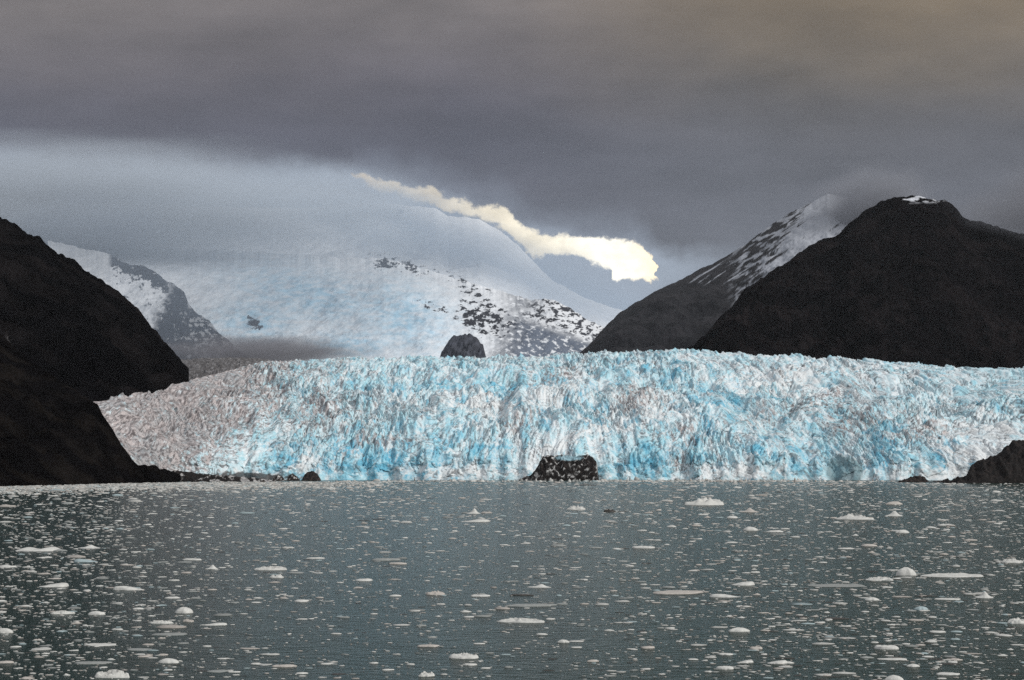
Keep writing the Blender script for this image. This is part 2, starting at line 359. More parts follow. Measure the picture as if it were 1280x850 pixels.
    bl = np.clip(bz * 1.0 + 1.3 * fbm(X / 34, Y / 75 + Z / 20, 5, 330, .6) - .20 + .45 * (ida - .5) + .6 * fin + .3 * (idc - .5) + .35 * sst(sl, .9, 2.2) * (.3 + bz), 0, 1)
    bl *= 1 - .75 * sst(pxg, 400, 230)
    col = mixc(col, blue, np.clip(bl, 0, .95))
    snow = sst(.3 * wz - .25 * mac + .6 * fbm(qx / 80 + 9, qy / 22, 5, 335, .62) + .6 * fbm(ax / 14, ay / 16, 4, 337, .65), .14, .36)
    col = mixc(col, (.87, .89, .88), snow * .72)
    leftd = sst(pxg + .9 * (pyb - 520), 430, 190) * 1.0
    dn = fbm(ax / 11, ay / 9, 5, 340, .65); dn2 = fbm(ax / 120, ay / 300, 3, 350)
    bands = np.maximum.reduce([ell(pxg, pyb, 700, 468, 60, 14, -20), ell(pxg, pyb, 795, 500, 50, 14, -28), ell(pxg, pyb, 1000, 505, 130, 14, -14), ell(pxg, pyb, 1070, 530, 70, 22, -12), ell(pxg, pyb, 1130, 545, 60, 14, -8), ell(pxg, pyb, 490, 548, 60, 16), ell(pxg, pyb, 660, 525, 40, 10, -22), ell(pxg, pyb, 860, 545, 30, 14), ell(pxg, pyb, 850, 575, 26, 12), ell(pxg, pyb, 400, 520, 60, 40)]) * .46
    dz = np.clip(leftd + bands + .35 * dn2 + .10, 0, 1)
    d1 = sst(dn + dz * .75, .34, .62) * np.minimum(1, dz * 2.2)
    col = mixc(col, (.44, .335, .31), d1 * .68)
    crevice_shade = rid(qx / 24 + .7 * pn(X / 20, Y / 20, 365), qy / 9 + .7 * pn(X / 20 + 9, Y / 20, 366), 3, 367, .6)
    vz = np.clip(.55 * leftd + bands * 1.3 + .5 * fbm(ax / 60, ay / 90, 3, 368) + .58, 0, 1)
    vn = sst(crevice_shade, .55, .67) * sst(fbm(ax / 24, ay / 40, 3, 369) + vz * .8, .30, .62)
    col = mixc(col, (.075, .065, .07), vn * (.74 - .0 * leftd) * (1 - .6 * bz))  # dark lines painted for the shade in crevices
    d2 = sst(fbm(ax / 6, ay / 5, 4, 360, .65) + dz * .36, .40, .52) * np.minimum(1, dz * 1.7 + .25)
    d2 = d2 * (1 - .3 * leftd) * (1 - .6 * bz)
    col = mixc(col, (.07, .055, .055), d2 * .85)
    # dark grey-green scar by the right shore and debris along the foot of the ice
    scar = sst(ell(pxg, pyb, 1056, 588, 30, 26), .45, .62)
    col = mixc(col, (.16, .27, .30), scar * .8)
    deb = sst(ell(pxg, pyb, 300, 597, 95, 9) + .5 * fbm(X / 10, Z / 6, 4, 370), .45, .7)
    col = mixc(col, (.035, .03, .03), deb * .9)
    V = np.stack([X, Y + DY, Zn], -1).reshape(-1, 3)
    nr = X.shape[0]
    me = mesh_from('glacier', V, quads=grid_quads(nr, nc), mat=M_ICE, attrs={'tint': col.reshape(-1, 3)})
    o = link('glacier', me)
    tag(o, 'wide crevassed blue and white glacier coming down to the water', 'glacier')
build_glacier()
# ---- darker rubble-covered ice between the left mountain and the clean ice
def c_mor(px, py, X, Y, Z, n):
    return mixc(full((.09, .085, .085), X.shape), (.24, .235, .24), sst(fbm(X / 14, Y / 60, 5, 131, .65), -.1, .35))
o = ridge('moraine', [(190, 455, 5600), (225, 450, 5700), (260, 447.5, 5800), (300, 447, 5900), (335, 449, 6000), (350, 456, 6000)],
      [(190, 545, 2250), (240, 525, 2420), (300, 505, 2650), (350, 490, 2800)], 340, 150, 16, 45, 91, c_mor, M_SNOW, crest_amp=.5, smooth=False)
tag(o, kind='structure')

# ------------------------------------------------------------------ shore rocks
def rock(name, crest, foot_py, Y, label, group=None, amp=5, wl=14, seed=1, depth=30, colour=None, ncol=110, nrow=44, jag=1.5):
    def cf(px, py, X, Yy, Z, n):
        c = mixc(full((.018, .014, .013), X.shape), (.075, .052, .043), sst(fbm(X / 6, Yy / 6 + Z / 4, 5, seed + 7), .0, .5))
        return colour(c, px, py, X, Yy, Z) if colour else c
    cr = [(x, y, Y + depth) for x, y in crest]
    o = ridge(name, cr, [(crest[0][0], foot_py, Y), (crest[-1][0], foot_py, Y)], ncol, nrow, amp, wl, seed, cf, M_ROCK, back=1.0, crest_amp=.5, jag=jag, prof=.6, smooth=False)
    # foot just below the water
    return tag(o, label, 'rock', group)
def icecap(c, px, py, X, Y, Z):
    v = sst(rid((X + Z) / 16, (Z - X * .4) / 9, 4, 900, .6), .56, .72) * sst(fbm(X / 14, Z / 10, 3, 905), -.2, .2)
    c = mixc(c * .4, (.66, .66, .64), v * .9)
    cap = sst(ell(px, py, 712, 572, 22, 5) + .35 * fbm(X / 6, Z / 4, 3, 906), .5, .7)
    return mixc(c, (.34, .54, .62), cap * .8)
rock('rock_outcrop', [(648, 600.5), (658, 595), (668, 590), (674, 578), (679, 570), (687, 569), (693, 570), (703, 568), (715, 570), (728, 569), (734, 568), (741, 571), (746, 577), (747, 586), (749, 600.5)], 601.5, 2130,
     'jagged black rock with ice caught on it at the foot of the glacier', amp=7, wl=16, seed=401, colour=icecap, depth=26)
rock('rocky_headland', [(1178, 601.8), (1196, 599), (1208, 594), (1214, 582), (1222, 575), (1228, 572.5), (1229, 570), (1231, 572.5), (1237, 571), (1239, 570), (1241, 572), (1252, 563), (1258, 555), (1268, 551), (1282, 549), (1310, 540), (1360, 520), (1420, 500)], 604.5, 1690,
     'tall dark brown headland rising from the water at the right edge', colour=lambda c, *a: c * .45, amp=8, wl=24, seed=411, depth=50, ncol=200, nrow=70)
rock('islet_rock', [(1122, 602), (1130, 599), (1137, 596.5), (1146, 594.5), (1156, 595.5), (1161, 602)], 602.8, 1830,
     'low brown islet rock just off the right headland', amp=3, wl=9, seed=421, depth=14, ncol=60, nrow=24, jag=.8)
rock('low_reef', [(1160, 602.4), (1172, 601), (1190, 600.6), (1204, 602.4)], 602.9, 1800,
     'thin dark reef between the islet and the right headland', amp=1.5, wl=8, seed=425, depth=10, ncol=50, nrow=16, jag=.3)
rock('rubble_spit', [(196, 602.2), (205, 590), (222, 588), (240, 590), (258, 593), (276, 594), (292, 595), (318, 597.5), (345, 601)], 602.2, 1880,
     'low dark rubble spit running out from the left headland under the dirty ice', colour=lambda c, px, py, X, Y, Z: mixc(c * .35, (.42, .41, .40), sst(fbm(X / 9, Z / 4, 4, 915, .6) + .25 * sst(px, 225, 330), .22, .34)), amp=3, wl=10, seed=431, depth=30, ncol=160, nrow=36, jag=2)
def sw(c, px, py, X, Y, Z): return mixc(c, (.62, .62, .60), sst(fbm(X / 4, Z / 2.4, 4, 910), .1, .25))
for k, (a, b, top, lab) in enumerate([(338, 358, 592, 'pale boulder leaning on the dark shore left of the blue ice'), (356, 376, 591, 'dark boulder with white veins at the foot of the blue ice'), (376, 402, 588, 'broad black boulder right of the veined boulder below the blue ice')]):
    rock('shore_boulder', [(a, 601.5), (a + 5, top + 4), ((a + b) / 2, top), (b - 5, top + 4), (b, 601.5)], 602, 2060, lab, 'boulders along the glacier foot', amp=3, wl=8, seed=441 + k * 7, depth=12, ncol=44, nrow=22, jag=1.2, colour=sw if k < 2 else None)

# ------------------------------------------------------------------ water
def build_water():
    # fine enough near the camera to be one sheet reaching beyond all the land
    me = mesh_from('water', [(-27000, -1500, 0), (27000, -1500, 0), (27000, 29000, 0), (-27000, 29000, 0)], quads=[(0, 1, 2, 3)], mat=M_WATER)
    tag(link('water', me), kind='structure')
build_water()

# ------------------------------------------------------------------ floating ice
def floe_mesh(W, D, Hh, kind, seed, na=26, nr=7, tint=(.60, .60, .57)):
    th = np.linspace(0, 2 * math.pi, na, endpoint=False)
    edge = 1 + .34 * fbm(np.cos(th) * 1.3 + seed * 3.1, np.sin(th) * 1.3, 3, seed)
    rr = np.linspace(1, 0, nr)[:, None] ** .8
    x = np.cos(th) * edge * rr; y = np.sin(th) * edge * rr
    r = rr * np.ones_like(th)
    nz = fbm(x * 1.9 + seed, y * 1.9, 4, seed + 3, .6); nb = np.abs(pn(x * 3.1 + seed, y * 3.1, seed + 8))
    base = (1 - r ** 3.0)
    if kind == 'dome': h = .95 * (1 - r ** 2) ** .75 + .18 * nz * base
    elif kind == 'slab': h = base ** .35 * (.62 + .35 * nz)
    elif kind == 'wedge': h = base ** .5 * np.clip(.5 + .55 * x + .25 * nz, .1, 1.2)
    elif kind == 'rwedge': h = base ** .5 * np.clip(.5 - .55 * x + .25 * nz, .1, 1.2)
    elif kind == 'peak': h = .25 * base + .9 * np.exp(-((x - .1) ** 2 * 9 + y * y * 5)) + .2 * nz * base
    elif kind == 'twin': h = base * (.28 + .75 * np.exp(-(x + .55) ** 2 * 12) + .85 * np.exp(-(x - .5) ** 2 * 9) + .3 * nz)
    elif kind == 'jagged': h = base ** .5 * np.clip(.45 + 1.3 * nz + .5 * nb, .12, 1.3)
    else: h = base ** .6 * np.clip(.3 + 1.4 * (1 - 3 * nb) * .6 + .4 * nz, .15, 1.15)     # lumpy
    z = Hh * h
    z[0] = -.12 - .1 * Hh
    V = np.stack([x * W / 2, y * D / 2, z], -1).reshape(-1, 3)
    q = []
    for j in range(nr - 1):
        for i in range(na):
            k = (i + 1) % na
            if j < nr - 2: q.append((j * na + i, j * na + k, (j + 1) * na + k, (j + 1) * na + i))
    tr = []
    c = (nr - 2) * na
    cen = len(V); V = np.vstack([V, V[(nr - 1) * na]])
    for i in range(na): tr.append((c + i, c + (i + 1) % na, cen))
    V2 = V; used = np.r_[np.arange(0, (nr - 1) * na), cen]
    remap = -np.ones(len(V), int); remap[used] = np.arange(len(used))
    V2 = V[used]; q = remap[np.array(q)]; tr = remap[np.array(tr)]
    tv = .93 + .12 * np.random.default_rng(seed).random(len(V2))
    col = np.array(tint)[None, :] * tv[:, None]
    return mesh_from('ice_floe', V2, tris=tr, quads=q, mat=M_FLOE, attrs={'tint': col}, smooth=False)
WHITE = (.63, .63, .59); PINK = (.50, .465, .42); BLUEI = (.38, .47, .48); GREY = (.30, .315, .30); DARK = (.05, .045, .04)
# px, waterline row, width px, height px, shape, tint, label
NAMED = [
 (140, 846, 45, 12, 'lumpy', WHITE, 'cluster of rounded white ice lumps at the bottom left corner'),
 (211, 828, 28, 8, 'dome', WHITE, 'smooth humped white floe right of the cluster of rounded lumps'),
 (230, 766, 23, 10, 'dome', WHITE, 'tidy round dome of white ice in open blue water at left'),
 (6, 791, 22, 8, 'dome', WHITE, 'rounded white floe cut off by the left edge'),
 (203, 779, 31, 5, 'lumpy', WHITE, 'row of small white ice beads below the round dome'),
 (235, 777, 15, 4, 'lumpy', PINK, 'short brownish ice crumb between two bead rows'),
 (268, 781, 31, 5, 'wedge', WHITE, 'white floe with a lump on its left below and right of the round dome'),
 (163, 737, 38, 8, 'rwedge', WHITE, 'white floe with a raised blunt left end and a thin tail'),
 (67, 733, 39, 8, 'wedge', WHITE, 'long white floe whose right end rises to a knob'),
 (50, 688, 63, 7, 'twin', WHITE, 'longest two-humped white floe in the crowded left water'),
 (112, 685, 30, 5, 'peak', WHITE, 'low pointed white floe right of the long two-humped floe'),
 (108, 702, 30, 6, 'rwedge', BLUEI, 'bluish rounded floe below the long two-humped floe'),
 (121, 768, 23, 6, 'dome', WHITE, 'low humped white floe left of the round dome'),
 (78, 767, 29, 5, 'lumpy', WHITE, 'lumpy white floe in the middle of the left edge water'),
 (115, 829, 46, 5, 'slab', GREY, 'long flat greyish slab just above the cluster of rounded lumps'),
 (125, 806, 42, 4, 'slab', WHITE, 'long thin white slab above the flat greyish slab'),
 (175, 812, 36, 3, 'slab', GREY, 'thin pale drowned strip left above the smooth humped floe'),
 (240, 700, 25, 4, 'slab', WHITE, 'flat white slab in the left water with a clear space around'),
 (265, 711, 17, 6, 'peak', WHITE, 'small white floe with one sharp spike in the left water'),
 (338, 712, 42, 6, 'lumpy', WHITE, 'straight row of white ice beads left of the centre'),
 (346, 722, 18, 5, 'jagged', WHITE, 'small jagged white floe just under the straight bead row'),
 (483, 700, 36, 5, 'slab', GREY, 'broad greyish white slab in the middle of the left half'),
 (497, 705, 22, 4, 'slab', PINK, 'dark-edged pinkish slab touching the broad greyish slab'),
 (395, 698, 24, 3, 'slab', WHITE, 'thin white sliver left of the broad greyish slab'),
 (580, 822, 37, 9, 'jagged', WHITE, 'lumpy bright white floe near the bottom, left of centre'),
 (588, 831, 18, 4, 'slab', WHITE, 'little flat floe beneath the lumpy bright floe'),
 (533, 845, 21, 8, 'jagged', WHITE, 'crumbly white floe at the bottom edge left of centre'),
 (536, 808, 27, 5, 'slab', PINK, 'even pinkish slab above the lumpy bright floe'),
 (356, 833, 31, 5, 'slab', PINK, 'straight-topped pale slab at the bottom of the left half'),
 (600, 745, 25, 4, 'slab', WHITE, 'smooth white slab left of the long dark-shadowed slab'),
 (545, 743, 25, 6, 'jagged', PINK, 'rough pinkish floe left of the smooth white slab'),
 (593, 652, 34, 5, 'wedge', WHITE, 'flat white slab far out in the centre water'),
 (592, 642, 18, 6, 'peak', WHITE, 'small white spike standing behind the far flat slab'),
 (880, 631, 50, 9, 'jagged', WHITE, 'largest jagged white floe near the glacier, right of centre'),
 (720, 637, 23, 5, 'jagged', WHITE, 'small jagged white floe near the dark-topped debris'),
 (762, 640, 15, 4, 'jagged', DARK, 'black debris-covered ice lump right of the small jagged floe'),
 (848, 741, 66, 6, 'slab', PINK, 'long low pinkish floe pointed at both ends right of centre'),
 (928, 731, 31, 8, 'wedge', WHITE, 'smooth white wedge rising to the right above the sloping floe'),
 (907, 746, 38, 7, 'rwedge', WHITE, 'white floe sloping down to the right beside the long pinkish floe'),
 (805, 685, 29, 5, 'slab', WHITE, 'clean white slab alone right of the centre'),
 (650, 777, 62, 7, 'lumpy', WHITE, 'knobbly white strip in the centre of the foreground'),
 (665, 757, 66, 5, 'slab', GREY, 'long flat slab with a dark shadow line in the centre'),
 (652, 744, 32, 3, 'slab', DARK, 'dark dirty ice strip above the long shadowed slab'),
 (924, 789, 29, 7, 'dome', WHITE, 'bright rounded white floe in the lower right centre'),
 (704, 803, 15, 5, 'dome', WHITE, 'small rounded white floe in the lower centre'),
 (810, 810, 18, 5, 'slab', PINK, 'stubby pinkish slab in the lower centre right'),
 (945, 811, 16, 6, 'slab', PINK, 'stubby pale block right of the stubby pinkish slab'),
 (906, 836, 22, 7, 'slab', WHITE, 'square-ended white block near the bottom right of centre'),
 (931, 828, 20, 5, 'wedge', WHITE, 'white wedge just above the square-ended block'),
 (907, 818, 20, 4, 'slab', WHITE, 'thin white floe between rounded floe and square-ended block'),
 (675, 734, 32, 5, 'peak', WHITE, 'low white floe with a small crest above the dark dirty strip'),
 (938, 663, 19, 6, 'dome', WHITE, 'rounded white lump far out on the right of centre'),
 (936, 640, 25, 5, 'peak', PINK, 'far brown-topped floe behind the rounded white lump'),
 (1133, 719, 26, 13, 'dome', WHITE, 'tallest white dome of ice standing in the right water'),
 (1190, 720, 84, 6, 'lumpy', WHITE, 'longest crumbly white strip right of the tallest dome'),
 (1100, 725, 37, 6, 'lumpy', WHITE, 'white lumpy floe in front of the tallest dome'),
 (1045, 732, 78, 4, 'slab', GREY, 'very long flat greyish floe left of the tallest dome'),
 (1230, 747, 24, 9, 'peak', WHITE, 'peaked white floe below the longest crumbly strip'),
 (1152, 762, 18, 6, 'dome', BLUEI, 'small bluish dome below the tallest dome'),
 (1090, 750, 18, 5, 'dome', WHITE, 'small white dome below the very long flat floe'),
 (1185, 749, 35, 3, 'slab', WHITE, 'thin white slab left of the peaked floe'),
 (1272, 779, 26, 9, 'jagged', WHITE, 'jagged white floe at the right edge of the picture'),
 (1108, 811, 30, 9, 'slab', WHITE, 'thick bright white block in the lower right water'),
 (1116, 824, 40, 4, 'wedge', WHITE, 'thin white floe tilted up to the right below the thick block'),
 (1068, 649, 47, 6, 'jagged', WHITE, 'long uneven white floe far out in the right water'),
 (1117, 645, 24, 6, 'peak', WHITE, 'small peaked white floe right of the long uneven far floe'),
 (1182, 657, 20, 4, 'slab', WHITE, 'far thin white slab toward the right headland'),
 (1128, 666, 19, 5, 'dome', WHITE, 'far low white dome below the small peaked floe'),
 (1118, 850, 24, 9, 'dome', WHITE, 'rounded white floe cut off by the bottom edge at right'),
 (1185, 843, 29, 5, 'slab', WHITE, 'white slab near the bottom right edge'),
 (971, 829, 26, 7, 'wedge', WHITE, 'double white block in the lower right, left of the thick block'),
 (1142, 833, 17, 5, 'dome', WHITE, 'small grey-white floe above the bottom-cut rounded floe'),
 (1265, 703, 28, 6, 'lumpy', WHITE, 'lumpy white floe touching the right edge'),
]
taken = []
def put_floe(px, py, wp, hp, kind, tint, label, seed, big=True):
    X, Y = ground(px, py)
    W = wp / F * Y; D = W * random.uniform(.4, .75)
    Hh = max(.10, hp / F * Y - D * H / Y * .55)
    me = floe_mesh(W, D, Hh, kind, seed, 36 if big else 18, 10 if big else 6, tint)
    o = link('ice_floe', me); o.location = (X, Y, 0); o.rotation_euler.z = random.uniform(-.25, .25)
    tag(o, label, 'ice floe', 'ice floes drifting on the fjord')
    taken.append((px, py, wp))
    return o
for i, (px, py, wp, hp, kd, tn, lb) in enumerate(NAMED): put_floe(px, py, wp, hp * (.82 if py > 650 else 1), kd, tn, lb, 500 + i)
# smaller floes, each described by its look and the conspicuous floe nearest to it
SHORT = {k: v for k, v in enumerate([n[6] for n in NAMED])}
ADJ = {'slab': 'flat white ice sliver', 'dome': 'small rounded white ice lump', 'lumpy': 'small crumbly white floe', 'peak': 'little pointed white floe', 'wedge': 'small tilted white floe', 'jagged': 'small ragged white floe'}
def core(lb):
    w = lb.split()
    stop = {'at', 'in', 'right', 'left', 'below', 'above', 'just', 'near', 'with', 'whose', 'cut', 'between', 'behind', 'alone', 'far', 'touching', 'rising', 'sloping', 'standing', 'pointed', 'beside', 'toward', 'tilted', 'beneath', 'under'}
    out = []
    for i, x in enumerate(w):
        if i >= 2 and x.strip(',') in stop: break
        out.append(x.strip(','))
    return ' '.join(out[:6])
def dens(px, py):
    """how thickly the brash ice lies (0..1)"""
    d = .45 + .55 * sst(px, 300, 60) + .35 * sst(px, 820, 1000)
    d = d * (.55 + .45 * sst(py, 850, 720)) + .30 * sst(py, 680, 615)
    d *= 1 - .45 * np.exp(-((px - 520) / 190) ** 2) * sst(py, 700, 790)
    return np.clip(d * (1 + .9 * fbm(np.asarray(px) / 90., np.asarray(py) / 16., 3, 77)), .03, 1.3)
cnt = 0; used_l = set(n[6] for n in NAMED); tries = 0
while cnt < 225 and tries < 20000:
    tries += 1
    px = random.uniform(4, 1276); py = 640 + 205 * random.random() ** .75
    if random.random() > float(dens(px, py)): continue
    wp = random.uniform(8, 17) * (.75 + .35 * (py - 640) / 200)
    if any(abs(px - a) < (wp + c) * .52 and abs(py - b) < 7 for a, b, c in taken): continue
    kd = random.choices(list(ADJ), [7, 1.5, 4, 2, 4, 5])[0]
    j = min(range(len(NAMED)), key=lambda k: (NAMED[k][0] - px) ** 2 + ((NAMED[k][1] - py) * 2.2) ** 2)
    dx, dy = px - NAMED[j][0], (py - NAMED[j][1]) * 2.2
    where = ('right of' if dx > 0 else 'left of') if abs(dx) > abs(dy) * 1.6 else (('in front of' if dy > 0 else 'behind') if abs(dy) > abs(dx) * 1.6 else (('in front and ' if dy > 0 else 'behind and ') + ('right of' if dx > 0 else 'left of')))
    lb = f'{ADJ[kd]} {where} the {core(SHORT[j])}'
    if lb in used_l:
        kk = [k for k in ADJ if f'{ADJ[k]} {where} the {core(SHORT[j])}' not in used_l]
        if not kk: continue
        kd = kk[0]; lb = f'{ADJ[kd]} {where} the {core(SHORT[j])}'
    used_l.add(lb)
    hp = wp * random.uniform(.06, .14) * (1.35 if kd in ('dome', 'peak') else 1)
    t = random.choice([WHITE, WHITE, WHITE, PINK, GREY])
    if t is not WHITE: lb2 = lb.replace('white', 'greyish' if t is GREY else 'pinkish'); lb = lb2
    put_floe(px, py, wp, hp, kd, t, lb, 900 + cnt, False)
    cnt += 1
# the countless small bits: one mesh
def build_brash():
    P = []
    n = 90000
    px = rng.uniform(-20, 1300, n); py = 603.5 + 252 * rng.random(n) ** 1.55
    keep = rng.random(n) < dens(px, py) * .33
    px, py = px[keep], py[keep]
    wp = np.exp(rng.normal(1.08, .66, len(px))) * (.8 + .9 * (py - 603) / 250)
    hp = wp * rng.uniform(.05, .13, len(px)) + .16
    dk = rng.random(len(px)) < .17  # dark chips added to stand in for shaded ripples
    # pale belt near the far shore on the left, white crumbs along the foot of the ice
    m = 5200; bx = rng.uniform(-20, 520, m) * rng.random(m) ** .25; by = np.interp(bx, [-20, 0, 130, 230, 520], [608.6, 608.4, 604.6, 602.8, 602.2]) + np.abs(rng.normal(0, 4.5, m))
    m2 = 1300; sx = rng.uniform(420, 1120, m2); sx = np.where(rng.random(m2) < .6, rng.uniform(745, 1010, m2), sx); sy = 601.6 + np.abs(rng.normal(0, .45, m2))
    px = np.r_[px, bx, sx]; py = np.r_[py, by, sy]
    wp = np.r_[wp, np.exp(rng.normal(1.3, .5, m)), np.exp(rng.normal(1.3, .5, m2))]
    hp = np.r_[hp, rng.uniform(.4, 1.1, m), np.exp(rng.normal(0, .55, m2))]
    dk = np.r_[dk, rng.random(m) < .05, np.zeros(m2, bool)]
    u, w = uw(px, py); Y = -H / w; X = u * Y
    W = wp / F * Y; D = W * rng.uniform(.35, .8, len(W)); Hh = np.maximum(.04, hp / F * Y - D * H / Y * .6)
    Hh = np.where(dk, Hh * .35, Hh)
    K = 8; nn = len(W)
    th = np.linspace(0, 2 * math.pi, K, endpoint=False)[None] + rng.uniform(0, 1, (nn, 1))
    r = rng.uniform(.7, 1.2, (nn, K))
    ring = []
    for s, hz in ((1.0, None), (.88, .55), (.5, .95)):
        x = X[:, None] + np.cos(th) * r * s * W[:, None] / 2; y = Y[:, None] + np.sin(th) * r * s * D[:, None] / 2
        z = (-.08 + 0 * x) if hz is None else Hh[:, None] * hz * rng.uniform(.45, 1.25, (nn, K))
        ring.append(np.stack([x, y, z], -1))
    top = np.stack([X, Y, Hh * rng.uniform(.7, 1.2, nn)], -1)[:, None]
    V = np.concatenate(ring + [top], 1); nv = 3 * K + 1
    base = (np.arange(nn) * nv)[:, None]
    qs = []; ts = []
    for i in range(K):
        k = (i + 1) % K
        for a in (0, K): qs.append(np.concatenate([base + a + i, base + a + k, base + a + K + k, base + a + K + i], 1))
        ts.append(np.concatenate([base + 2 * K + i, base + 2 * K + k, base + 3 * K], 1))
    pal = np.array([WHITE, PINK, GREY, BLUEI]); pick = rng.choice(4, nn, p=[.46, .18, .28, .08])
    col = pal[pick] * rng.uniform(.7, 1.08, (nn, 1)); col[dk] = np.array(DARK)
    col = np.repeat(col[:, None], nv, 1)
    me = mesh_from('brash_ice', V.reshape(-1, 3), tris=np.concatenate(ts), quads=np.concatenate(qs), mat=M_FLOE, attrs={'tint': col.reshape(-1, 3)})
    tag(link('brash_ice', me), 'countless small bits of drifting ice scattered over the fjord', 'brash ice', kind='stuff')
    return nn
print('brash', build_brash(), 'floes', cnt)

# ------------------------------------------------------------------ air: haze box and clinging clouds
def volume_mat(name, dens_, col, aniso=0.):
    m = bpy.data.materials.new(name); m.use_nodes = True; nt = m.node_tree; nt.nodes.clear()
    out = nt.nodes.new('ShaderNodeOutputMaterial'); v = nt.nodes.new('ShaderNodeVolumePrincipled')
    v.inputs['Color'].default_value = (*col, 1); v.inputs['Density'].default_value = dens_; v.inputs['Anisotropy'].default_value = aniso
    nt.links.new(v.outputs['Volume'], out.inputs['Volume']); return m, nt, v
def box(name, lo, hi, m):
    (a, b, c), (d, e, f) = lo, hi
    V = [(a, b, c), (d, b, c), (d, e, c), (a, e, c), (a, b, f), (d, b, f), (d, e, f), (a, e, f)]
    me = mesh_from(name, V, quads=[(0, 3, 2, 1), (4, 5, 6, 7), (0, 1, 5, 4), (1, 2, 6, 5), (2, 3, 7, 6), (3, 0, 4, 7)], mat=m)
    return link(name, me)
HAZE = .45e-5
m, nt, v = volume_mat('haze_air', HAZE, (.88, .94, 1.0))
o = box('haze', (-28000, -2000, -6), (28000, 36000, 5200), m); tag(o, 'thin pale air over the whole fjord', 'haze', kind='stuff')
def fog(name, px, py, Y, rx_px, ry_px, ry_m, dens_, col, label, seed, rot=0):
    x, y, z = (float(q) for q in at(px, py, Y)); sx = rx_px / F * Y; sz = ry_px / F * Y
    bpy_m, nt, v = volume_mat(name + '_air', 0, col)
    nd, lk = nt.nodes, nt.links
    tc = N(nd, 'ShaderNodeTexCoord'); ln = N(nd, 'ShaderNodeVectorMath', operation='LENGTH')
    lk.new(tc.outputs['Object'], ln.inputs[0])
    nz = N(nd, 'ShaderNodeTexNoise'); nz.inputs['Scale'].default_value = 2.2; nz.inputs['Detail'].default_value = 3
    of = N(nd, 'ShaderNodeVectorMath', operation='ADD'); of.inputs[1].default_value = (seed, seed * .7, 0)
    lk.new(tc.outputs['Object'], of.inputs[0]); lk.new(of.outputs['Vector'], nz.inputs['Vector'])
    ad = N(nd, 'ShaderNodeMath', operation='MULTIPLY_ADD'); ad.inputs[1].default_value = .9; ad.inputs[2].default_value = -.45
    lk.new(nz.outputs['Fac'], ad.inputs[0])
    sm = N(nd, 'ShaderNodeMath', operation='ADD'); lk.new(ln.outputs['Value'], sm.inputs[0]); lk.new(ad.outputs['Value'], sm.inputs[1])
    mr = N(nd, 'ShaderNodeMapRange', interpolation_type='SMOOTHSTEP'); mr.inputs['From Min'].default_value = .95; mr.inputs['From Max'].default_value = .2
    mr.inputs['To Min'].default_value = 0; mr.inputs['To Max'].default_value = dens_
    lk.new(sm.outputs['Value'], mr.inputs['Value']); lk.new(mr.outputs['Result'], v.inputs['Density'])
    import bmesh
    bm = bmesh.new(); bmesh.ops.create_uvsphere(bm, u_segments=24, v_segments=12, radius=1)
    me = bpy.data.meshes.new(name); bm.to_mesh(me); bm.free(); me.materials.append(bpy_m)
    o = link(name, me); o.location = (x, y, z); o.scale = (sx, ry_m, sz); o.rotation_euler.y = R(rot)
    tag(o, label, 'fog', kind='stuff'); return o
fog('fog_bank', 330, 442, 6500, 165, 30, 400, .0075, (.44, .44, .48), 'low grey fog lying on the ice below the left rock ridge', 3.1)
fog('cloud_bank', 1330, 262, 5900, 165, 64, 900, .0034, (.42, .43, .47), 'grey cloud clinging to the shoulder of the right mountain', 8.7)
fog('cloud_bank', 1090, 262, 7800, 88, 62, 620, .0075, (.45, .465, .51), 'grey cloud hiding the far side of the snow-streaked peak', 12.3)
fog('mist_bank', 270, 352, 6700, 470, 150, 700, .00110, (.50, .59, .70), 'pale blue mist veiling the left rock ridge and the snow behind it', 4.4)
fog('mist_bank', 95, 292, 6600, 150, 70, 500, .0022, (.56, .63, .72), 'pale mist over the snowy shoulder behind the left mountain', 2.6)
fog('cloud_bank', 435, 252, 13000, 120, 42, 900, .0024, (.70, .78, .88), 'pale cloud where the snow mountain meets the left tip of the bright break', 10.4)
fog('mist_bank', 600, 334, 14500, 320, 62, 2500, .00095, (.50, .60, .72), 'pale blue mist along the ridge of the snow mountain under the bright break', 9.1, 20)
fog('cloud_bank', 90, 264, 11700, 560, 92, 1800, .0024, (.74, .81, .89), 'pale cloud hiding the top of the snow mountain at left', 6.2)

# ------------------------------------------------------------------ sky
SUN_EL, SUN_ROT = R(36), R(118)
w = bpy.data.worlds.new('World'); scene.world = w; w.use_nodes = True
nt = w.node_tree; nd, lk = nt.nodes, nt.links; nd.clear()
out = N(nd, 'ShaderNodeOutputWorld'); bg = N(nd, 'ShaderNodeBackground'); STR = .1; bg.inputs['Strength'].default_value = STR
lk.new(bg.outputs[0], out.inputs[0])
sky = N(nd, 'ShaderNodeTexSky', sky_type='NISHITA'); sky.sun_disc = False; sky.sun_elevation = SUN_EL; sky.sun_rotation = SUN_ROT
tc = N(nd, 'ShaderNodeTexCoord'); sep = N(nd, 'ShaderNodeSeparateXYZ'); lk.new(tc.outputs['Generated'], sep.inputs[0])
def math_(op, a, b=None, c=None, clamp=False):
    n = N(nd, 'ShaderNodeMath', operation=op); n.use_clamp = clamp
    for i, q in enumerate((a, b, c)):
        if q is None: continue
        if isinstance(q, (int, float)): n.inputs[i].default_value = q
        else: lk.new(q, n.inputs[i])
    return n.outputs[0]
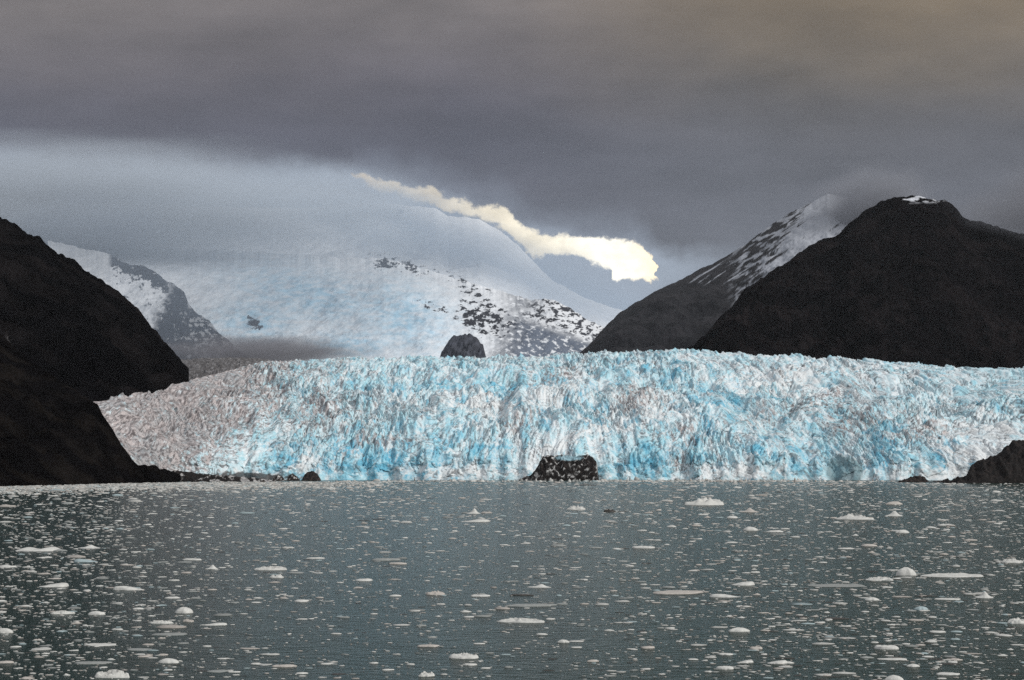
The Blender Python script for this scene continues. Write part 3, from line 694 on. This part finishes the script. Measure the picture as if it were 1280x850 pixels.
def mrange(v, a, b, c=0., d=1., sm=True):
    n = N(nd, 'ShaderNodeMapRange', interpolation_type='SMOOTHSTEP' if sm else 'LINEAR')
    lk.new(v, n.inputs['Value'])
    for k, q in (('From Min', a), ('From Max', b), ('To Min', c), ('To Max', d)): n.inputs[k].default_value = q
    return n.outputs['Result']
def mixn(f, a, b, mode='MIX'):
    n = N(nd, 'ShaderNodeMix', data_type='RGBA', blend_type=mode)
    for s, q in ((n.inputs[0], f), (n.inputs[6], a), (n.inputs[7], b)):
        if isinstance(q, (int, float)): s.default_value = q
        elif isinstance(q, tuple): s.default_value = q
        else: lk.new(q, s)
    return n.outputs[2]
yy = math_('MAXIMUM', sep.outputs['Y'], .05)
U = math_('DIVIDE', sep.outputs['X'], yy); W_ = math_('DIVIDE', sep.outputs['Z'], yy)
cmb = N(nd, 'ShaderNodeCombineXYZ'); lk.new(U, cmb.inputs[0]); lk.new(W_, cmb.inputs[1])
def noise(scale, st=(1, 1, 1), det=4, rough=.55):
    mp = N(nd, 'ShaderNodeMapping'); mp.inputs['Scale'].default_value = st
    n = N(nd, 'ShaderNodeTexNoise'); n.inputs['Scale'].default_value = scale; n.inputs['Detail'].default_value = det; n.inputs['Roughness'].default_value = rough
    lk.new(cmb.outputs[0], mp.inputs[0]); lk.new(mp.outputs[0], n.inputs['Vector']); return n.outputs['Fac']
WMAX = .40
def ramp(v, stops):
    n = N(nd, 'ShaderNodeValToRGB'); lk.new(v, n.inputs[0]); e = n.color_ramp.elements
    while len(e) < len(stops): e.new(.5)
    for k, (p, c) in enumerate(stops): e[k].position = p; e[k].color = c
    n.color_ramp.interpolation = 'B_SPLINE' if len(stops) > 3 else 'LINEAR'
    return n.outputs[0]
n_big = noise(5, (1, 2.2, 1), 4)
wv = math_('ADD', W_, math_('MULTIPLY_ADD', n_big, .05, -.025))
wr = mrange(wv, 0, WMAX, 0, 1, False)
P = lambda py: float(uw(640, py)[1]) / WMAX
above_l = ramp(wr, [(0, lin(93, 95, 107)), (P(200), lin(91, 92, 105)), (P(150), lin(87, 86, 97)), (P(90), lin(101, 96, 102)), (P(0), lin(126, 119, 117))])
above_r = ramp(wr, [(0, lin(112, 116, 127)), (P(330), lin(108, 111, 121)), (P(250), lin(99, 101, 110)), (P(160), lin(96, 96, 102)), (P(90), lin(109, 102, 95)), (P(0), lin(134, 119, 98))])
above = mixn(mrange(U, -.05, .20), above_l, above_r)
below = mixn(mrange(U, .09, .18), lin(164, 176, 192), lin(116, 121, 132))
def curve(pts, pad, px0=430, px1=830):
    px = np.array([p[0] for p in pts], float); py = np.array([p[1] for p in pts], float)
    u, w_ = uw(px, py); u0, u1 = uw(px0, 300)[0], uw(px1, 300)[0]
    n = N(nd, 'ShaderNodeFloatCurve'); c = n.mapping.curves[0]
    xs = (u - u0) / (u1 - u0); ys = (w_ - .1) / .2
    q = list(zip(xs, ys))
    if pad: q = [(0, ys[0] + pad)] + q + [(1, ys[-1] + pad)]
    while len(c.points) < len(q): c.points.new(.5, .5)
    for p, (a, b) in zip(c.points, q): p.location = (float(np.clip(a, 0, 1)), float(np.clip(b, 0, 1))); p.handle_type = 'VECTOR'
    n.mapping.update()
    lk.new(mrange(Ud, float(u0), float(u1), 0, 1, False), n.inputs['Value'])
    return math_('MULTIPLY_ADD', n.outputs[0], .2, .1)
nfine = noise(55, (1, 1, 1), 6, .68)
Ud = math_('ADD', U, math_('MULTIPLY_ADD', noise(60, (1, 1, 1), 5), .020, -.010))
Wd = math_('ADD', W_, math_('MULTIPLY_ADD', nfine, .020, -.010))
base_c = curve([(-600, 185), (0, 200), (200, 204), (330, 210), (440, 216), (500, 236), (560, 250), (650, 284), (725, 298), (800, 306), (850, 318), (950, 312), (1100, 300), (1280, 290), (1800, 280)], 0, -600, 1800)
dC = math_('SUBTRACT', Wd, base_c)
dCn = math_('ADD', dC, math_('MULTIPLY_ADD', n_big, .04, -.02))
soft = mixn(mrange(U, -.16, -.08), mrange(dCn, -.012, .016), mrange(dC, -.010, .010))
cloud = mixn(soft, below, above)
nst = noise(9, (.8, 2.6, 1), 5)
nst2 = noise(26, (1, 1.8, 1), 4)
mul = mrange(nst, .25, .75, .76, 1.22, False); mul2 = mrange(nst2, .25, .75, .95, 1.05, False)
sc = N(nd, 'ShaderNodeVectorMath', operation='SCALE'); lk.new(cloud, sc.inputs[0]); lk.new(math_('MULTIPLY', mul, mul2), sc.inputs['Scale']); cloud = sc.outputs[0]
# bright break in the cloud
UP = [(438, 217), (450, 218.5), (470, 221), (487, 224), (498, 230), (512, 234), (525, 232), (540, 233), (552, 241), (565, 247), (590, 254), (608, 258), (630, 258), (640, 266), (652, 280), (665, 288), (690, 293), (725, 294), (760, 297), (795, 300), (806, 308), (816, 322), (821, 336), (823, 346)]
LO = [(438, 219), (455, 229), (485, 243), (520, 253), (545, 256), (560, 266), (600, 270), (625, 284), (650, 304), (664, 321), (678, 321), (695, 319), (708, 316), (722, 319), (735, 328), (748, 331), (757, 336), (763, 346), (769, 351), (785, 350), (800, 351), (812, 351.5), (819, 348), (823, 348)]
cu = curve(UP, -.1); cl_ = curve(LO, .1)
dU = math_('SUBTRACT', cu, Wd); dL = math_('SUBTRACT', Wd, cl_)
inU = math_('MULTIPLY', mrange(U, float(uw(436, 300)[0]), float(uw(440, 300)[0])), mrange(U, float(uw(825, 300)[0]), float(uw(821, 300)[0])))
gap = math_('MULTIPLY', math_('MULTIPLY', mrange(dU, -.0012, .0026), mrange(dL, -.0014, .0028)), inU)
halo = math_('MULTIPLY', mrange(dU, -.030, .004), mrange(dL, -.045, .004))
halo = math_('MULTIPLY', halo, math_('MULTIPLY', mrange(U, float(uw(425, 300)[0]), float(uw(470, 300)[0])), mrange(U, float(uw(850, 300)[0]), float(uw(800, 300)[0]))))
cloud = mixn(math_('MULTIPLY', halo, .35), cloud, lin(158, 170, 188))
gu = mrange(U, float(uw(440, 300)[0]), float(uw(825, 300)[0]), 0, 1, False)
gcol = ramp(gu, [(0, lin(190, 172, 148)), (.1, lin(222, 212, 194)), (.26, lin(198, 188, 172)), (.38, lin(232, 222, 202)), (.68, lin(248, 238, 214)), (.88, lin(255, 253, 244)), (1, lin(252, 226, 175))])
gsc = N(nd, 'ShaderNodeVectorMath', operation='SCALE'); lk.new(gcol, gsc.inputs[0])
lk.new(math_('MULTIPLY', mrange(noise(36, (1, 1.5, 1), 6, .62), .3, .7, .74, 1.16, False), mrange(gu, .5, .95, 1.3, 1.6)), gsc.inputs['Scale'])
cloud = mixn(gap, cloud, gsc.outputs[0])
# overhead and behind the viewer the overcast is thinner and brighter
back = (.52, .53, .56, 1)
ff = math_('MULTIPLY', mrange(sep.outputs['Y'], .15, .6), mrange(sep.outputs['Z'], .62, .34))
allc = mixn(ff, back, cloud)
gain = N(nd, 'ShaderNodeVectorMath', operation='SCALE'); lk.new(allc, gain.inputs[0]); gain.inputs['Scale'].default_value = .60 / STR
final = mixn(.97, sky.outputs[0], gain.outputs[0])
lk.new(final, bg.inputs['Color'])

sun = bpy.data.lights.new('sun', 'SUN'); sun.energy = 1.5; sun.angle = R(10); sun.color = (1, .965, .92)
so = bpy.data.objects.new('sun', sun); COL.objects.link(so)
# direction towards the sun, matching the sky texture (rotation measured clockwise from +Y)
d = (math.sin(SUN_ROT) * math.cos(SUN_EL), math.cos(SUN_ROT) * math.cos(SUN_EL), math.sin(SUN_EL))
from mathutils import Vector
so.rotation_euler = Vector(d).to_track_quat('Z', 'Y').to_euler()

# ------------------------------------------------------------------ camera and render settings
cam = bpy.data.cameras.new('camera'); cam.lens = F * 36 / 1280; cam.sensor_width = 36; cam.sensor_fit = 'HORIZONTAL'
cam.clip_start = 1; cam.clip_end = 120000
co = bpy.data.objects.new('camera', cam); COL.objects.link(co); co.location = (0, 0, H); co.rotation_euler = (R(90) + TH, 0, 0)
scene.camera = co
scene.view_settings.view_transform = 'Standard'; scene.view_settings.look = 'None'; scene.view_settings.exposure = .62; scene.view_settings.gamma = 1
scene.view_settings.use_curve_mapping = False
cy = scene.cycles; cy.use_denoising = False; cy.max_bounces = 6; cy.diffuse_bounces = 3; cy.glossy_bounces = 3; cy.volume_bounces = 1
cy.volume_step_rate = 1; cy.volume_max_steps = 64
